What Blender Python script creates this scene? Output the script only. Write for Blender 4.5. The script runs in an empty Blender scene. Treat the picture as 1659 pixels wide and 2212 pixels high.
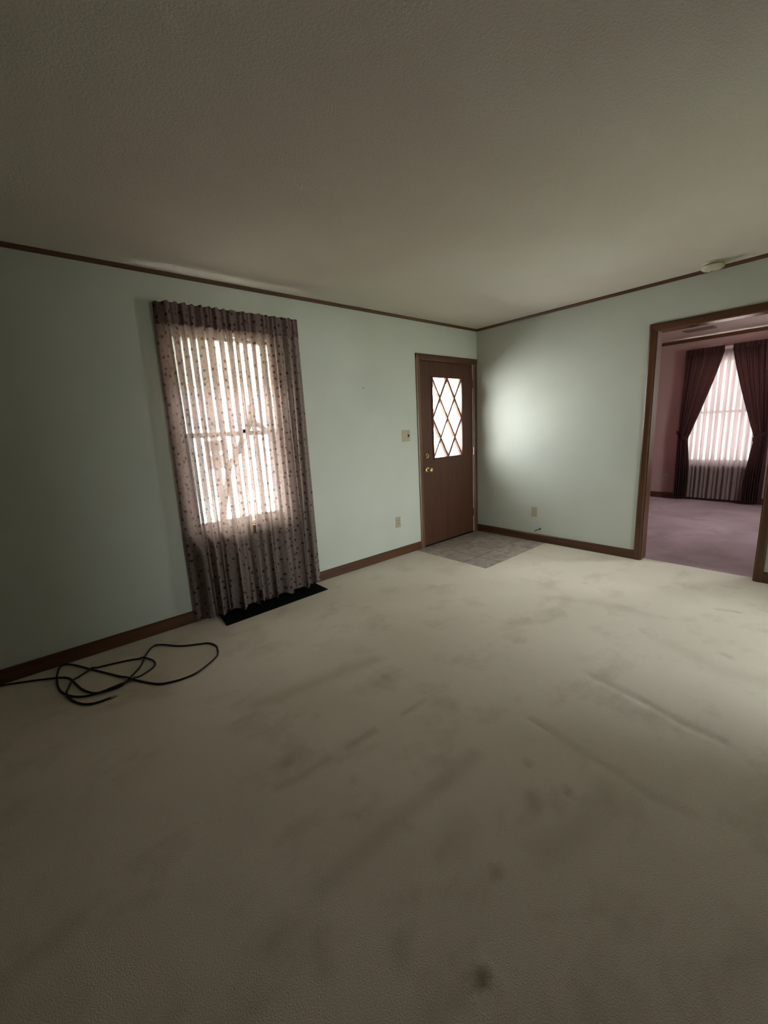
import bpy, math, random
from mathutils import Vector, Matrix
random.seed(7)
SC = bpy.context.scene
COL = SC.collection

# ------------------------------------------------------------------ camera
FPX, IMW, IMH = 887.80, 1659.0, 2212.0
YAW, PITCH, ROLL = math.radians(40.327), math.radians(-11.497), math.radians(-3.011)
CAM = Vector((-4.260, -3.162, 1.3575))
fw = Vector((math.sin(YAW) * math.cos(PITCH), math.cos(YAW) * math.cos(PITCH), math.sin(PITCH)))
rt = fw.cross(Vector((0, 0, 1))).normalized()
up = rt.cross(fw)
rt, up = math.cos(ROLL) * rt + math.sin(ROLL) * up, -math.sin(ROLL) * rt + math.cos(ROLL) * up
cd = bpy.data.cameras.new('camera')
cd.sensor_fit = 'HORIZONTAL'
cd.sensor_width = 36.0
cd.lens = 36.0 * FPX / IMW
cd.clip_start = 0.02
cam = bpy.data.objects.new('camera', cd)
COL.objects.link(cam)
m3 = Matrix((rt, up, -fw)).transposed()
cam.matrix_world = Matrix.Translation(CAM) @ m3.to_4x4()
SC.camera = cam


def floor_at(px, py):
    """point of the carpet under a pixel of the photograph"""
    d = fw + rt * ((px - IMW / 2) / FPX) - up * ((py - IMH / 2) / FPX)
    t = -CAM.z / d.z
    return CAM.x + t * d.x, CAM.y + t * d.y


# ------------------------------------------------------------------ world, exposure
SKY = (0.93, 0.97, 1.0)
GROUND = (0.97, 0.97, 0.95)
SKY_L, GROUND_L = 15.0, 18.0
w = bpy.data.worlds.new('daylight')
SC.world = w
w.use_nodes = True
nt = w.node_tree
nt.nodes.clear()
geo = nt.nodes.new('ShaderNodeTexCoord')
sep = nt.nodes.new('ShaderNodeSeparateXYZ')
nt.links.new(geo.outputs['Generated'], sep.inputs[0])
mr = nt.nodes.new('ShaderNodeMapRange')
mr.inputs['From Min'].default_value = -0.03
mr.inputs['From Max'].default_value = 0.03
nt.links.new(sep.outputs['Z'], mr.inputs['Value'])
mx = nt.nodes.new('ShaderNodeMix')
mx.data_type = 'RGBA'
nt.links.new(mr.outputs[0], mx.inputs[0])
mx.inputs[6].default_value = tuple(c * GROUND_L for c in GROUND) + (1,)
mx.inputs[7].default_value = tuple(c * SKY_L for c in SKY) + (1,)
bg = nt.nodes.new('ShaderNodeBackground')
nt.links.new(mx.outputs[2], bg.inputs['Color'])
out = nt.nodes.new('ShaderNodeOutputWorld')
nt.links.new(bg.outputs[0], out.inputs[0])


def portal(name, loc, rot, sx, sy):
    """daylight portal in a window opening: guides the sampling of the sky, gives no light of its own"""
    l = bpy.data.lights.new(name, 'AREA')
    l.shape = 'RECTANGLE'
    l.size, l.size_y = sx, sy
    l.cycles.is_portal = True
    o = bpy.data.objects.new(name, l)
    COL.objects.link(o)
    o.location = loc
    o.rotation_euler = rot
    return o


portal('daylight_portal', (-0.53, 0.10, 1.435), (math.radians(-90), 0, 0), 0.60, 0.95)
portal('daylight_portal', (-3.02, 0.16, 1.38), (math.radians(-90), 0, 0), 0.80, 1.46)
portal('daylight_portal', (-1.20, -6.42, 0.83), (math.radians(90), 0, 0), 1.84, 1.50)
portal('daylight_portal', (1.80, -3.76, 1.515), (math.radians(90), 0, 0), 0.84, 1.17)
portal('daylight_portal', (3.76, -1.735, 1.35), (0, math.radians(90), 0), 1.60, 1.02)

SC.view_settings.view_transform = 'Standard'
SC.view_settings.look = 'None'
SC.view_settings.exposure = 1.16
SC.view_settings.gamma = 1.0
SC.view_settings.use_curve_mapping = False
SC.cycles.use_denoising = True
SC.cycles.max_bounces = 14
SC.cycles.diffuse_bounces = 10
SC.cycles.transparent_max_bounces = 16
SC.cycles.sample_clamp_indirect = 30.0
SC.cycles.caustics_reflective = False


# ------------------------------------------------------------------ materials
def lin(r, g, b):
    f = lambda c: (c / 255 / 12.92) if c <= 10 else ((c / 255 + 0.055) / 1.055) ** 2.4
    return (f(r), f(g), f(b), 1.0)


def new_mat(name):
    m = bpy.data.materials.new(name)
    m.use_nodes = True
    n = m.node_tree.nodes
    return m, m.node_tree, n['Principled BSDF'], n['Material Output']


def N(t, kind, **kw):
    n = t.nodes.new(kind)
    for k, v in kw.items():
        n.inputs[k].default_value = v
    return n


def coords(t, scale=(1, 1, 1), kind='Object'):
    tc = t.nodes.new('ShaderNodeTexCoord')
    mp = t.nodes.new('ShaderNodeMapping')
    mp.inputs['Scale'].default_value = scale
    t.links.new(tc.outputs[kind], mp.inputs['Vector'])
    return mp.outputs[0]


def mix(t, fac, a, b, blend='MIX'):
    m = t.nodes.new('ShaderNodeMix')
    m.data_type = 'RGBA'
    m.blend_type = blend
    for i, v in ((0, fac), (6, a), (7, b)):
        if isinstance(v, bpy.types.NodeSocket):
            t.links.new(v, m.inputs[i])
        else:
            m.inputs[i].default_value = v
    return m.outputs[2]


def ramp(t, v, lo, hi):
    m = t.nodes.new('ShaderNodeMapRange')
    m.inputs['From Min'].default_value = lo
    m.inputs['From Max'].default_value = hi
    t.links.new(v, m.inputs['Value'])
    return m.outputs[0]


def math_(t, op, a, b=0.0):
    m = t.nodes.new('ShaderNodeMath')
    m.operation = op
    for i, v in ((0, a), (1, b)):
        if isinstance(v, bpy.types.NodeSocket):
            t.links.new(v, m.inputs[i])
        else:
            m.inputs[i].default_value = v
    return m.outputs[0]


def bump(t, b, h, strength, dist):
    n = t.nodes.new('ShaderNodeBump')
    n.inputs['Strength'].default_value = strength
    n.inputs['Distance'].default_value = dist
    t.links.new(h, n.inputs['Height'])
    t.links.new(n.outputs[0], b.inputs['Normal'])


def plain(name, col, rough=0.6, metal=0.0, spec=0.5, var=0.0, vscale=6.0, bmp=0.0, bscale=200.0, bdist=0.002):
    m, t, b, o = new_mat(name)
    b.inputs['Roughness'].default_value = rough
    b.inputs['Metallic'].default_value = metal
    b.inputs['Specular IOR Level'].default_value = spec
    b.inputs['Base Color'].default_value = col
    if var:
        nz = N(t, 'ShaderNodeTexNoise', Scale=vscale, Detail=5.0)
        t.links.new(coords(t), nz.inputs['Vector'])
        dark = tuple(c * (1 - var) for c in col[:3]) + (1,)
        t.links.new(mix(t, ramp(t, nz.outputs[0], 0.35, 0.65), dark, col), b.inputs['Base Color'])
    if bmp:
        nz = N(t, 'ShaderNodeTexNoise', Scale=bscale, Detail=3.0)
        t.links.new(coords(t), nz.inputs['Vector'])
        bump(t, b, nz.outputs[0], bmp, bdist)
    return m


def wood(name, c1, c2, rough=0.38, axis=2):
    m, t, b, o = new_mat(name)
    sc = [26.0, 26.0, 26.0]
    sc[axis] = 1.6
    nz = N(t, 'ShaderNodeTexNoise', Scale=1.0, Detail=6.0, Distortion=0.6)
    t.links.new(coords(t, sc), nz.inputs['Vector'])
    n2 = N(t, 'ShaderNodeTexNoise', Scale=5.0, Detail=2.0)
    t.links.new(coords(t, [9.0 * s for s in sc]), n2.inputs['Vector'])
    f = math_(t, 'ADD', math_(t, 'MULTIPLY', nz.outputs[0], 0.75), math_(t, 'MULTIPLY', n2.outputs[0], 0.25))
    t.links.new(mix(t, ramp(t, f, 0.36, 0.64), c1, c2), b.inputs['Base Color'])
    b.inputs['Roughness'].default_value = rough
    bump(t, b, f, 0.15, 0.001)
    return m


M = {}
M['wall'] = plain('wall_paint_mint', (0.535, 0.56, 0.49, 1), 0.62, var=0.05, vscale=2.2, bmp=0.12, bscale=160)
M['pinkwall'] = plain('wall_paint_mauve', (0.44, 0.28, 0.275, 1), 0.6, var=0.05, vscale=2.0, bmp=0.1, bscale=160)
M['trimx'] = wood('oak_trim_x', (0.056, 0.018, 0.006, 1), (0.112, 0.042, 0.014, 1), 0.42, 0)
M['trimy'] = wood('oak_trim_y', (0.056, 0.018, 0.006, 1), (0.112, 0.042, 0.014, 1), 0.42, 1)
M['trimz'] = wood('oak_trim_z', (0.056, 0.019, 0.006, 1), (0.115, 0.045, 0.015, 1), 0.36, 2)
M['casing'] = wood('oak_casing', (0.105, 0.048, 0.020, 1), (0.175, 0.088, 0.040, 1), 0.4, 2)
M['leaf'] = wood('door_veneer', (0.052, 0.0150, 0.0045, 1), (0.082, 0.0255, 0.0080, 1), 0.5, 2)
M['munt'] = wood('muntin_wood', (0.13, 0.06, 0.035, 1), (0.20, 0.10, 0.06, 1), 0.45, 2)
M['brass'] = plain('polished_brass', (0.72, 0.55, 0.28, 1), 0.22, metal=1.0)
M['ivory'] = plain('ivory_plastic', (0.42, 0.36, 0.255, 1), 0.4)
M['slot'] = plain('dark_slot', (0.03, 0.025, 0.02, 1), 0.6)
M['white'] = plain('white_paint', (0.80, 0.80, 0.77, 1), 0.5)
M['strip'] = plain('weatherstrip', (0.62, 0.58, 0.5, 1), 0.5)
M['black'] = plain('black_rubber', (0.006, 0.006, 0.006, 1), 0.8, spec=0.1)
M['cable'] = plain('cable_jacket', (0.010, 0.010, 0.011, 1), 0.5)
M['darkmetal'] = plain('dark_metal', (0.03, 0.03, 0.03, 1), 0.45, metal=0.6)
M['grout'] = plain('tile_grout', (0.55, 0.50, 0.44, 1), 0.9, var=0.2, vscale=20)
M['detector'] = plain('aged_plastic', (0.62, 0.58, 0.44, 1), 0.45, var=0.12, vscale=25)
M['siding'] = plain('pale_pink_siding', (0.80, 0.62, 0.59, 1), 0.6, var=0.06)
M['deck'] = plain('porch_deck_paint', (0.16, 0.16, 0.16, 1), 0.7, var=0.2)
M['roof'] = plain('porch_ceiling_paint', (0.84, 0.83, 0.80, 1), 0.7)
M['shingle'] = plain('grey_shingle', (0.20, 0.20, 0.22, 1), 0.9, var=0.25, vscale=4)
M['housew'] = plain('white_siding', (0.55, 0.56, 0.56, 1), 0.7)
M['panel'] = wood('added_dark_panelling', (0.035, 0.02, 0.012, 1), (0.065, 0.04, 0.024, 1), 0.5, 2)  # invented dark finish for unseen walls, cuts bounced light
M['kfloor'] = plain('added_kitchen_vinyl', (0.30, 0.27, 0.22, 1), 0.5)  # floor of the added kitchen
M['lawn'] = plain('added_lawn_grass', (0.20, 0.22, 0.12, 1), 0.9, var=0.3)
M['greywood'] = plain('weathered_wood', (0.10, 0.085, 0.07, 1), 0.8, var=0.3, vscale=14)

# tiles: brown-grey mottled vinyl
m, t, b, o = new_mat('vinyl_tile')
nz = N(t, 'ShaderNodeTexNoise', Scale=9.0, Detail=8.0, Roughness=0.65, Distortion=0.8)
t.links.new(coords(t), nz.inputs['Vector'])
t.links.new(mix(t, ramp(t, nz.outputs[0], 0.35, 0.66), (0.29, 0.25, 0.22, 1), (0.55, 0.49, 0.435, 1)), b.inputs['Base Color'])
b.inputs['Roughness'].default_value = 0.5
bump(t, b, nz.outputs[0], 0.2, 0.001)
M['tile'] = m

# popcorn ceiling
m, t, b, o = new_mat('stippled_ceiling')
v1 = N(t, 'ShaderNodeTexNoise', Scale=105.0, Detail=4.0, Roughness=0.7)
t.links.new(coords(t), v1.inputs['Vector'])
v2 = N(t, 'ShaderNodeTexNoise', Scale=1.1, Detail=3.0)
t.links.new(coords(t), v2.inputs['Vector'])
t.links.new(mix(t, ramp(t, v2.outputs[0], 0.4, 0.62), (0.68, 0.625, 0.56, 1), (0.71, 0.67, 0.605, 1)), b.inputs['Base Color'])
b.inputs['Roughness'].default_value = 0.9
b.inputs['Specular IOR Level'].default_value = 0.1
bump(t, b, ramp(t, v1.outputs[0], 0.42, 0.68), 0.45, 0.004)
M['ceil'] = m
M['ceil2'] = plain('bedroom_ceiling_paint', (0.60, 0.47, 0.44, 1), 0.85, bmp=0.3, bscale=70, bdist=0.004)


# carpets
def carpet(name, c_lo, c_hi, c_stain, attr):
    m, t, b, o = new_mat(name)
    co = coords(t)
    big = N(t, 'ShaderNodeTexNoise', Scale=1.3, Detail=4.0, Distortion=0.5)
    t.links.new(co, big.inputs['Vector'])
    fine = N(t, 'ShaderNodeTexNoise', Scale=240.0, Detail=3.0)
    t.links.new(co, fine.inputs['Vector'])
    c = mix(t, ramp(t, big.outputs[0], 0.36, 0.62), c_lo, c_hi)
    st = N(t, 'ShaderNodeTexNoise', Scale=2.9, Detail=5.0, Roughness=0.6)
    t.links.new(coords(t, (1.0, 1.25, 1.0)), st.inputs['Vector'])
    c = mix(t, math_(t, 'MULTIPLY', ramp(t, st.outputs[0], 0.52, 0.68), 0.42), c, c_stain)
    if attr:
        at = t.nodes.new('ShaderNodeAttribute')
        at.attribute_name = 'mark_dark'
        c = mix(t, at.outputs['Fac'], c, c_stain)
    c = mix(t, math_(t, 'MULTIPLY', ramp(t, fine.outputs[0], 0.3, 0.7), 0.16), c, (0.16, 0.14, 0.11, 1))
    t.links.new(c, b.inputs['Base Color'])
    b.inputs['Roughness'].default_value = 0.95
    b.inputs['Specular IOR Level'].default_value = 0.08
    b.inputs['Sheen Weight'].default_value = 0.9
    b.inputs['Sheen Roughness'].default_value = 0.45
    b.inputs['Sheen Tint'].default_value = c_hi
    bump(t, b, fine.outputs[0], 0.5, 0.004)
    return m


M['carpet'] = carpet('beige_carpet', (0.74, 0.665, 0.55, 1), (0.80, 0.72, 0.605, 1), (0.44, 0.375, 0.285, 1), True)
M['pcarpet'] = carpet('mauve_carpet', (0.27, 0.185, 0.205, 1), (0.40, 0.29, 0.315, 1), (0.16, 0.105, 0.115, 1), False)

# clear glass, thin: most light passes straight through, some is mirrored
m, t, b, o = new_mat('window_glass')
t.nodes.remove(b)
tr = N(t, 'ShaderNodeBsdfTransparent', Color=(0.95, 0.97, 0.96, 1))
gl = N(t, 'ShaderNodeBsdfGlossy', Roughness=0.02)
ms = t.nodes.new('ShaderNodeMixShader')
ms.inputs[0].default_value = 0.06
t.links.new(tr.outputs[0], ms.inputs[1])
t.links.new(gl.outputs[0], ms.inputs[2])
t.links.new(ms.outputs[0], o.inputs[0])
M['glass'] = m


def cloth(name, base, print_col, open_lo, open_hi, transl, stripes=True, flowers=True, tcol=(1, 0.9, 0.84, 1)):
    """woven fabric on UVs in metres: print, see-through openness per stripe, diffuse transmission"""
    m, t, b, o = new_mat(name)
    t.nodes.remove(b)
    uv = coords(t, kind='UV')
    sp = t.nodes.new('ShaderNodeSeparateXYZ')
    t.links.new(uv, sp.inputs[0])
    col = base
    mask = None
    if flowers:
        vo = t.nodes.new('ShaderNodeTexVoronoi')
        vo.voronoi_dimensions = '2D'
        vo.inputs['Scale'].default_value = 15.5
        vo.inputs['Randomness'].default_value = 0.75
        t.links.new(uv, vo.inputs['Vector'])
        wob = N(t, 'ShaderNodeTexNoise', Scale=90.0, Detail=2.0)
        t.links.new(uv, wob.inputs['Vector'])
        d = math_(t, 'ADD', vo.outputs['Distance'], math_(t, 'MULTIPLY', math_(t, 'SUBTRACT', wob.outputs[0], 0.5), 0.30))
        mask = math_(t, 'SUBTRACT', 1.0, ramp(t, d, 0.12, 0.19))
        v2 = t.nodes.new('ShaderNodeTexVoronoi')
        v2.voronoi_dimensions = '2D'
        v2.inputs['Scale'].default_value = 29.0
        t.links.new(uv, v2.inputs['Vector'])
        d2 = math_(t, 'ADD', v2.outputs['Distance'], math_(t, 'MULTIPLY', math_(t, 'SUBTRACT', wob.outputs[0], 0.5), 0.5))
        mask2 = math_(t, 'MULTIPLY', math_(t, 'SUBTRACT', 1.0, ramp(t, d2, 0.13, 0.2)), 0.45)
        mask = math_(t, 'MAXIMUM', mask, mask2)
        col = mix(t, mask, base, print_col)
    fac = None
    if stripes:
        # vertical bands of open lace between closer-woven bands
        saw = math_(t, 'FRACT', math_(t, 'MULTIPLY', sp.outputs[0], 11.0))
        band = ramp(t, saw, 0.62, 0.66)
        edge = ramp(t, saw, 0.99, 0.95)
        fac = math_(t, 'MULTIPLY', band, edge)
        zig = t.nodes.new('ShaderNodeTexWave')
        zig.wave_type = 'BANDS'
        zig.bands_direction = 'DIAGONAL'
        zig.inputs['Scale'].default_value = 26.0
        zig.inputs['Distortion'].default_value = 3.0
        t.links.new(uv, zig.inputs['Vector'])
        lace = math_(t, 'ADD', 0.55, math_(t, 'MULTIPLY', zig.outputs['Fac'], 0.45))
        fac = math_(t, 'MULTIPLY', fac, lace)
        op = math_(t, 'ADD', open_lo, math_(t, 'MULTIPLY', fac, open_hi - open_lo))
    else:
        op = math_(t, 'ADD', open_lo, 0.0)
    if mask is not None:
        op = math_(t, 'MULTIPLY', op, math_(t, 'SUBTRACT', 1.0, math_(t, 'MULTIPLY', mask, 0.35)))
    di = N(t, 'ShaderNodeBsdfDiffuse')
    tl = N(t, 'ShaderNodeBsdfTranslucent')
    tp = N(t, 'ShaderNodeBsdfTransparent')
    if isinstance(col, bpy.types.NodeSocket):
        t.links.new(col, di.inputs['Color'])
        t.links.new(mix(t, 1.0, mix(t, 0.55, base, col), tcol, 'MULTIPLY'), tl.inputs['Color'])
    else:
        di.inputs['Color'].default_value = col
        tl.inputs['Color'].default_value = tuple(a * c for a, c in zip(col, tcol))
    m1 = t.nodes.new('ShaderNodeMixShader')
    m1.inputs[0].default_value = transl
    t.links.new(di.outputs[0], m1.inputs[1])
    t.links.new(tl.outputs[0], m1.inputs[2])
    m2 = t.nodes.new('ShaderNodeMixShader')
    t.links.new(op, m2.inputs[0])
    t.links.new(m1.outputs[0], m2.inputs[1])
    t.links.new(tp.outputs[0], m2.inputs[2])
    t.links.new(m2.outputs[0], o.inputs[0])
    return m


M['sheer'] = cloth('floral_sheer', (0.25, 0.195, 0.175, 1), (0.06, 0.03, 0.026, 1), 0.011, 0.27, 0.23)
M['heading'] = cloth('floral_heading', (0.17, 0.12, 0.115, 1), (0.05, 0.025, 0.025, 1), 0.0, 0.0, 0.06, stripes=False)
M['bsheer'] = cloth('white_sheer', (0.23, 0.175, 0.17, 1), (0.5, 0.4, 0.4, 1), 0.0025, 0.034, 0.14, flowers=False, tcol=(1, 0.95, 0.96, 1))
M['drape'] = cloth('mauve_drape', (0.105, 0.055, 0.055, 1), (0.1, 0.1, 0.1, 1), 0.0, 0.0, 0.55, stripes=False, flowers=False, tcol=(1, 0.85, 0.78, 1))
M['shade'] = cloth('cream_shade', (0.85, 0.84, 0.81, 1), (0, 0, 0, 1), 0.0, 0.0, 0.8, stripes=False, flowers=False, tcol=(1, 0.98, 0.94, 1))


# ------------------------------------------------------------------ mesh helpers
class MB:
    def __init__(s):
        s.v, s.f, s.uv = [], [], None

    def box(s, x0, x1, y0, y1, z0, z1):
        n = len(s.v)
        s.v += [(x, y, z) for z in (z0, z1) for y in (y0, y1) for x in (x0, x1)]
        s.f += [tuple(n + i for i in q) for q in ((0, 2, 3, 1), (4, 5, 7, 6), (0, 1, 5, 4), (2, 6, 7, 3), (0, 4, 6, 2), (1, 3, 7, 5))]
        return s

    def prism(s, pts, axis, a, b):
        """polygon pts extruded along axis (0,1,2) from a to b"""
        n, k = len(s.v), len(pts)

        def put(p, c):
            l = list(p)
            l.insert(axis, c)
            return tuple(l)
        s.v += [put(p, a) for p in pts] + [put(p, b) for p in pts]
        s.f.append(tuple(n + i for i in range(k))[::-1])
        s.f.append(tuple(n + k + i for i in range(k)))
        for i in range(k):
            j = (i + 1) % k
            s.f.append((n + i, n + j, n + k + j, n + k + i))
        return s

    def lathe(s, prof, origin, axis, seg=24):
        """profile of (radius, height) turned round axis through origin"""
        ax = Vector(axis).normalized()
        a = ax.orthogonal().normalized()
        c = ax.cross(a)
        o = Vector(origin)
        n = len(s.v)
        for r, h in prof:
            for i in range(seg):
                th = 2 * math.pi * i / seg
                s.v.append(tuple(o + ax * h + (a * math.cos(th) + c * math.sin(th)) * r))
        for j in range(len(prof) - 1):
            for i in range(seg):
                k = (i + 1) % seg
                s.f.append((n + j * seg + i, n + j * seg + k, n + (j + 1) * seg + k, n + (j + 1) * seg + i))
        s.f.append(tuple(n + i for i in range(seg))[::-1])
        s.f.append(tuple(n + (len(prof) - 1) * seg + i for i in range(seg)))
        return s

    def tube(s, pts, r, seg=8):
        pts = [Vector(p) for p in pts]
        n = len(s.v)
        rr = r if isinstance(r, (list, tuple)) else [r] * len(pts)
        prev = None
        for i, p in enumerate(pts):
            d = (pts[min(i + 1, len(pts) - 1)] - pts[max(i - 1, 0)]).normalized()
            if prev is None:
                a = d.orthogonal().normalized()
            else:
                a = (prev - d * prev.dot(d)).normalized()
            prev = a
            c = d.cross(a)
            for k in range(seg):
                th = 2 * math.pi * k / seg
                s.v.append(tuple(p + (a * math.cos(th) + c * math.sin(th)) * rr[i]))
        for i in range(len(pts) - 1):
            for k in range(seg):
                l = (k + 1) % seg
                s.f.append((n + i * seg + k, n + i * seg + l, n + (i + 1) * seg + l, n + (i + 1) * seg + k))
        s.f.append(tuple(n + k for k in range(seg))[::-1])
        s.f.append(tuple(n + (len(pts) - 1) * seg + k for k in range(seg)))
        return s

    def build(s, name, mat, parent=None, smooth=False, bevel=0.0):
        me = bpy.data.meshes.new(name)
        me.from_pydata(s.v, [], s.f)
        me.update()
        me.materials.append(M[mat])
        if s.uv:
            ul = me.uv_layers.new(name='UVMap')
            for lp in me.loops:
                ul.data[lp.index].uv = s.uv[lp.vertex_index]
        if smooth:
            me.polygons.foreach_set('use_smooth', [True] * len(me.polygons))
            if smooth != 'all':
                me.set_sharp_from_angle(angle=math.radians(40))
        o = bpy.data.objects.new(name, me)
        COL.objects.link(o)
        o.parent = parent
        if bevel:
            bv = o.modifiers.new('bevel', 'BEVEL')
            bv.width = bevel
            bv.segments = 2
            bv.limit_method = 'ANGLE'
        return o


def tag(o, label, cat=None, group=None, kind=None):
    o['label'] = label
    if cat:
        o['category'] = cat
    if group:
        o['group'] = group
    if kind:
        o['kind'] = kind
    return o


def empty(name, loc, label, cat, group=None, kind=None):
    o = bpy.data.objects.new(name, None)
    o.empty_display_size = 0.1
    COL.objects.link(o)
    o.location = loc
    return tag(o, label, cat, group, kind)


class At:
    """context for parts given in world coordinates under an Empty placed at loc"""
    def __init__(s, root):
        s.root = root
        s.l = Vector(root.location)

    def part(s, mb, name, mat, parent=None, **kw):
        mb.v = [tuple(Vector(v) - s.l) for v in mb.v]
        return mb.build(name, mat, parent or s.root, **kw)


H = 2.44
XL, YB = -5.30, -3.95          # far ends of the living room, outside the frame
DX = 3.62                      # bedroom's window wall
PY0, PY1 = -3.60, 0.30         # bedroom's side walls


def wall_x(y0, y1, x0, x1, holes, h=H):
    """wall running along x, holes = [(xa, xb, za, zb)]"""
    mb = MB()
    xs = x0
    for xa, xb, za, zb in sorted(holes):
        if xa > xs:
            mb.box(xs, xa, y0, y1, -0.05, h)
        if za > 0:
            mb.box(xa, xb, y0, y1, -0.05, za)
        mb.box(xa, xb, y0, y1, zb, h)
        xs = xb
    mb.box(xs, x1, y0, y1, -0.05, h)
    return mb


def wall_y(x0, x1, y0, y1, holes, h=H):
    mb = wall_x(x0, x1, y0, y1, holes, h)
    mb.v = [(b_, a_, c_) for a_, b_, c_ in mb.v]
    mb.f = [f[::-1] for f in mb.f]
    return mb


# ------------------------------------------------------------------ shell
WIN = (-3.41, -2.63, 0.655, 2.105)
DOOR = (-1.010, -0.062, 0.0, 2.065)
OPEN = (-2.700, -1.880, 0.0, 2.062)
BWIN = (-2.21, -1.26, 0.56, 2.13)
tag(wall_x(0.0, 0.14, XL, 0.0, [WIN, DOOR]).build('wall_left', 'wall'), 'pale mint painted wall with the curtained window and front door', 'wall', kind='structure')
wr = MB()
wr.f = []
o = wall_y(0.0, 0.06, YB, 0.0, [OPEN]).build('wall_right', 'wall')
tag(o, 'pale mint painted wall with the open doorway to the pink room', 'wall', kind='structure')
o2 = wall_y(0.06, 0.12, PY0, PY1, [OPEN]).build('wall_pink_face', 'pinkwall', o)
ROPEN = (-1.85, -0.62, 0.0, 2.00)  # opening added so daylight from the added kitchen reaches the room
tag(wall_x(YB - 0.14, YB, XL, 0.0, [ROPEN]).build('wall_rear', 'panel'), 'unseen wall behind the camera with added dark panelling', 'wall', kind='structure')
KY, KX0 = -6.30, -2.60           # kitchen added behind the camera, out of view, to shape the daylight
KWIN = (-2.10, -0.30, 0.10, 1.55)  # window added as an unseen daylight source
SWIN = (1.40, 2.20, 0.95, 2.08)  # side window added to brighten the pink room
tag(wall_x(KY - 0.14, KY, KX0, 0.0, [KWIN]).build('wall_added_kitchen', 'wall'), 'mint painted wall of the added kitchen, unseen', 'wall', kind='structure')
tag(wall_y(KX0 - 0.1, KX0, KY, YB - 0.14, []).build('wall_added_kitchen_left', 'wall'), 'mint painted side wall of the added kitchen, unseen', 'wall', kind='structure')
tag(wall_y(0.0, 0.10, KY, YB, []).build('wall_added_kitchen_right', 'wall'), 'mint painted right side wall of the added kitchen, unseen', 'wall', kind='structure')
tag(MB().box(KX0, 0.0, KY, YB, H, H + 0.08).build('ceiling', 'ceil'), 'plain ceiling of the added kitchen, unseen', 'ceiling', kind='structure')
tag(MB().box(KX0, 0.0, KY, YB, -0.05, 0.0).build('floor', 'kfloor'), 'pale floor of the added kitchen, unseen', 'floor', kind='structure')
tag(wall_y(XL - 0.1, XL, YB, 0.14, []).build('wall_side', 'panel'), 'unseen end wall left of the frame with added dark panelling', 'wall', kind='structure')
tag(wall_y(DX, DX + 0.14, PY0, PY1, [BWIN]).build('wall_far', 'pinkwall'), 'mauve painted wall of the next room with its draped window', 'wall', kind='structure')
tag(wall_x(PY1, PY1 + 0.12, 0.0, DX + 0.14, []).build('wall_far_left', 'pinkwall'), 'mauve side wall of the next room beside the porch', 'wall', kind='structure')
tag(wall_x(PY0 - 0.14, PY0, 0.12, DX + 0.14, [SWIN]).build('wall_far_right', 'pinkwall'), 'mauve side wall of the next room hidden by the doorway', 'wall', kind='structure')

tag(MB().box(XL, 0.06, YB, 0.14, H, H + 0.08).build('ceiling', 'ceil'), 'stippled off-white ceiling of the living room', 'ceiling', kind='structure')
tag(MB().box(0.06, DX + 0.14, PY0, PY1 + 0.12, H, H + 0.08).build('ceiling', 'ceil2'), 'dim pinkish ceiling of the next room', 'ceiling', kind='structure')

# carpet of the living room: a fine grid with ridges, dents and soiled streaks, each coloured darker
TX, TY = -1.135, -0.935        # corner of the tiled patch by the door
STREAK = [  # pixels of the photograph, width in m, darkening, lift in m
    ([(1025, 1631), (860, 1770), (693, 1920)], 0.07, 0.38, 0.0),
    ([(751, 1612), (808, 1578)], 0.035, 0.55, -0.003),
    ([(600, 1700), (645, 1680), (707, 1641)], 0.035, 0.45, -0.002),
    ([(871, 1542), (919, 1513)], 0.025, 0.5, -0.003),
    ([(560, 1520), (640, 1490), (808, 1424)], 0.09, 0.35, 0.0),
    ([(1148, 1722), (1154, 1742)], 0.05, 0.6, 0.0),
    ([(876, 1778), (884, 1786)], 0.03, 0.45, 0.0),
    ([(742, 1760), (772, 1762)], 0.02, 0.4, -0.002),
    ([(980, 1800), (950, 1850)], 0.05, 0.35, 0.0),
    ([(1275, 1458), (1390, 1515), (1477, 1564), (1568, 1604)], 0.035, 0.40, -0.004),
    ([(1141, 1549), (1180, 1574)], 0.018, 0.5, -0.006),
    ([(1181, 1574), (1241, 1614), (1336, 1672), (1403, 1719), (1500, 1760)], 0.04, 0.25, -0.003),
    ([(1548, 1316), (1575, 1319), (1599, 1323)], 0.022, 0.75, -0.008),
    ([(1562, 1266), (1599, 1272)], 0.02, 0.45, -0.006),
    ([(1560, 1412), (1578, 1420)], 0.03, 0.5, -0.002),
    ([(1310, 1700), (1300, 1760), (1180, 1840)], 0.10, 0.30, 0.0),
    ([(1000, 1780), (980, 1830)], 0.10, 0.25, 0.0),
    ([(1180, 1290), (1280, 1300), (1400, 1330)], 0.10, 0.22, 0.0),
    ([(1450, 1390), (1560, 1450), (1640, 1470)], 0.12, 0.25, 0.0),
    ([(690, 2040), (700, 2090)], 0.05, 0.35, 0.0),
    ([(866, 2040), (870, 2060)], 0.05, 0.35, 0.0),
    ([(1120, 1190), (1220, 1210)], 0.10, 0.14, 0.0),
]
DENT = [((620, 1647), .022, .75, .010), ((683, 1547), .016, .5, .005), ((760, 1689), .02, .35, .004), ((1140, 1651), .018, .6, .008),
        ((1227, 1711), .018, .75, .007), ((1072, 1892), .02, .5, .008), ((1043, 2128), .019, .55, .014), ((830, 1462), .02, .6, .005),
        ((1264, 1260), .02, .4, .005), ((1190, 1320), .02, .2, .003)]
segs = []
for pts, wd, so, li in STREAK:
    q = [floor_at(*p) for p in pts]
    for a, b_ in zip(q, q[1:]):
        segs.append((a, b_, wd, so, li))
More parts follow.
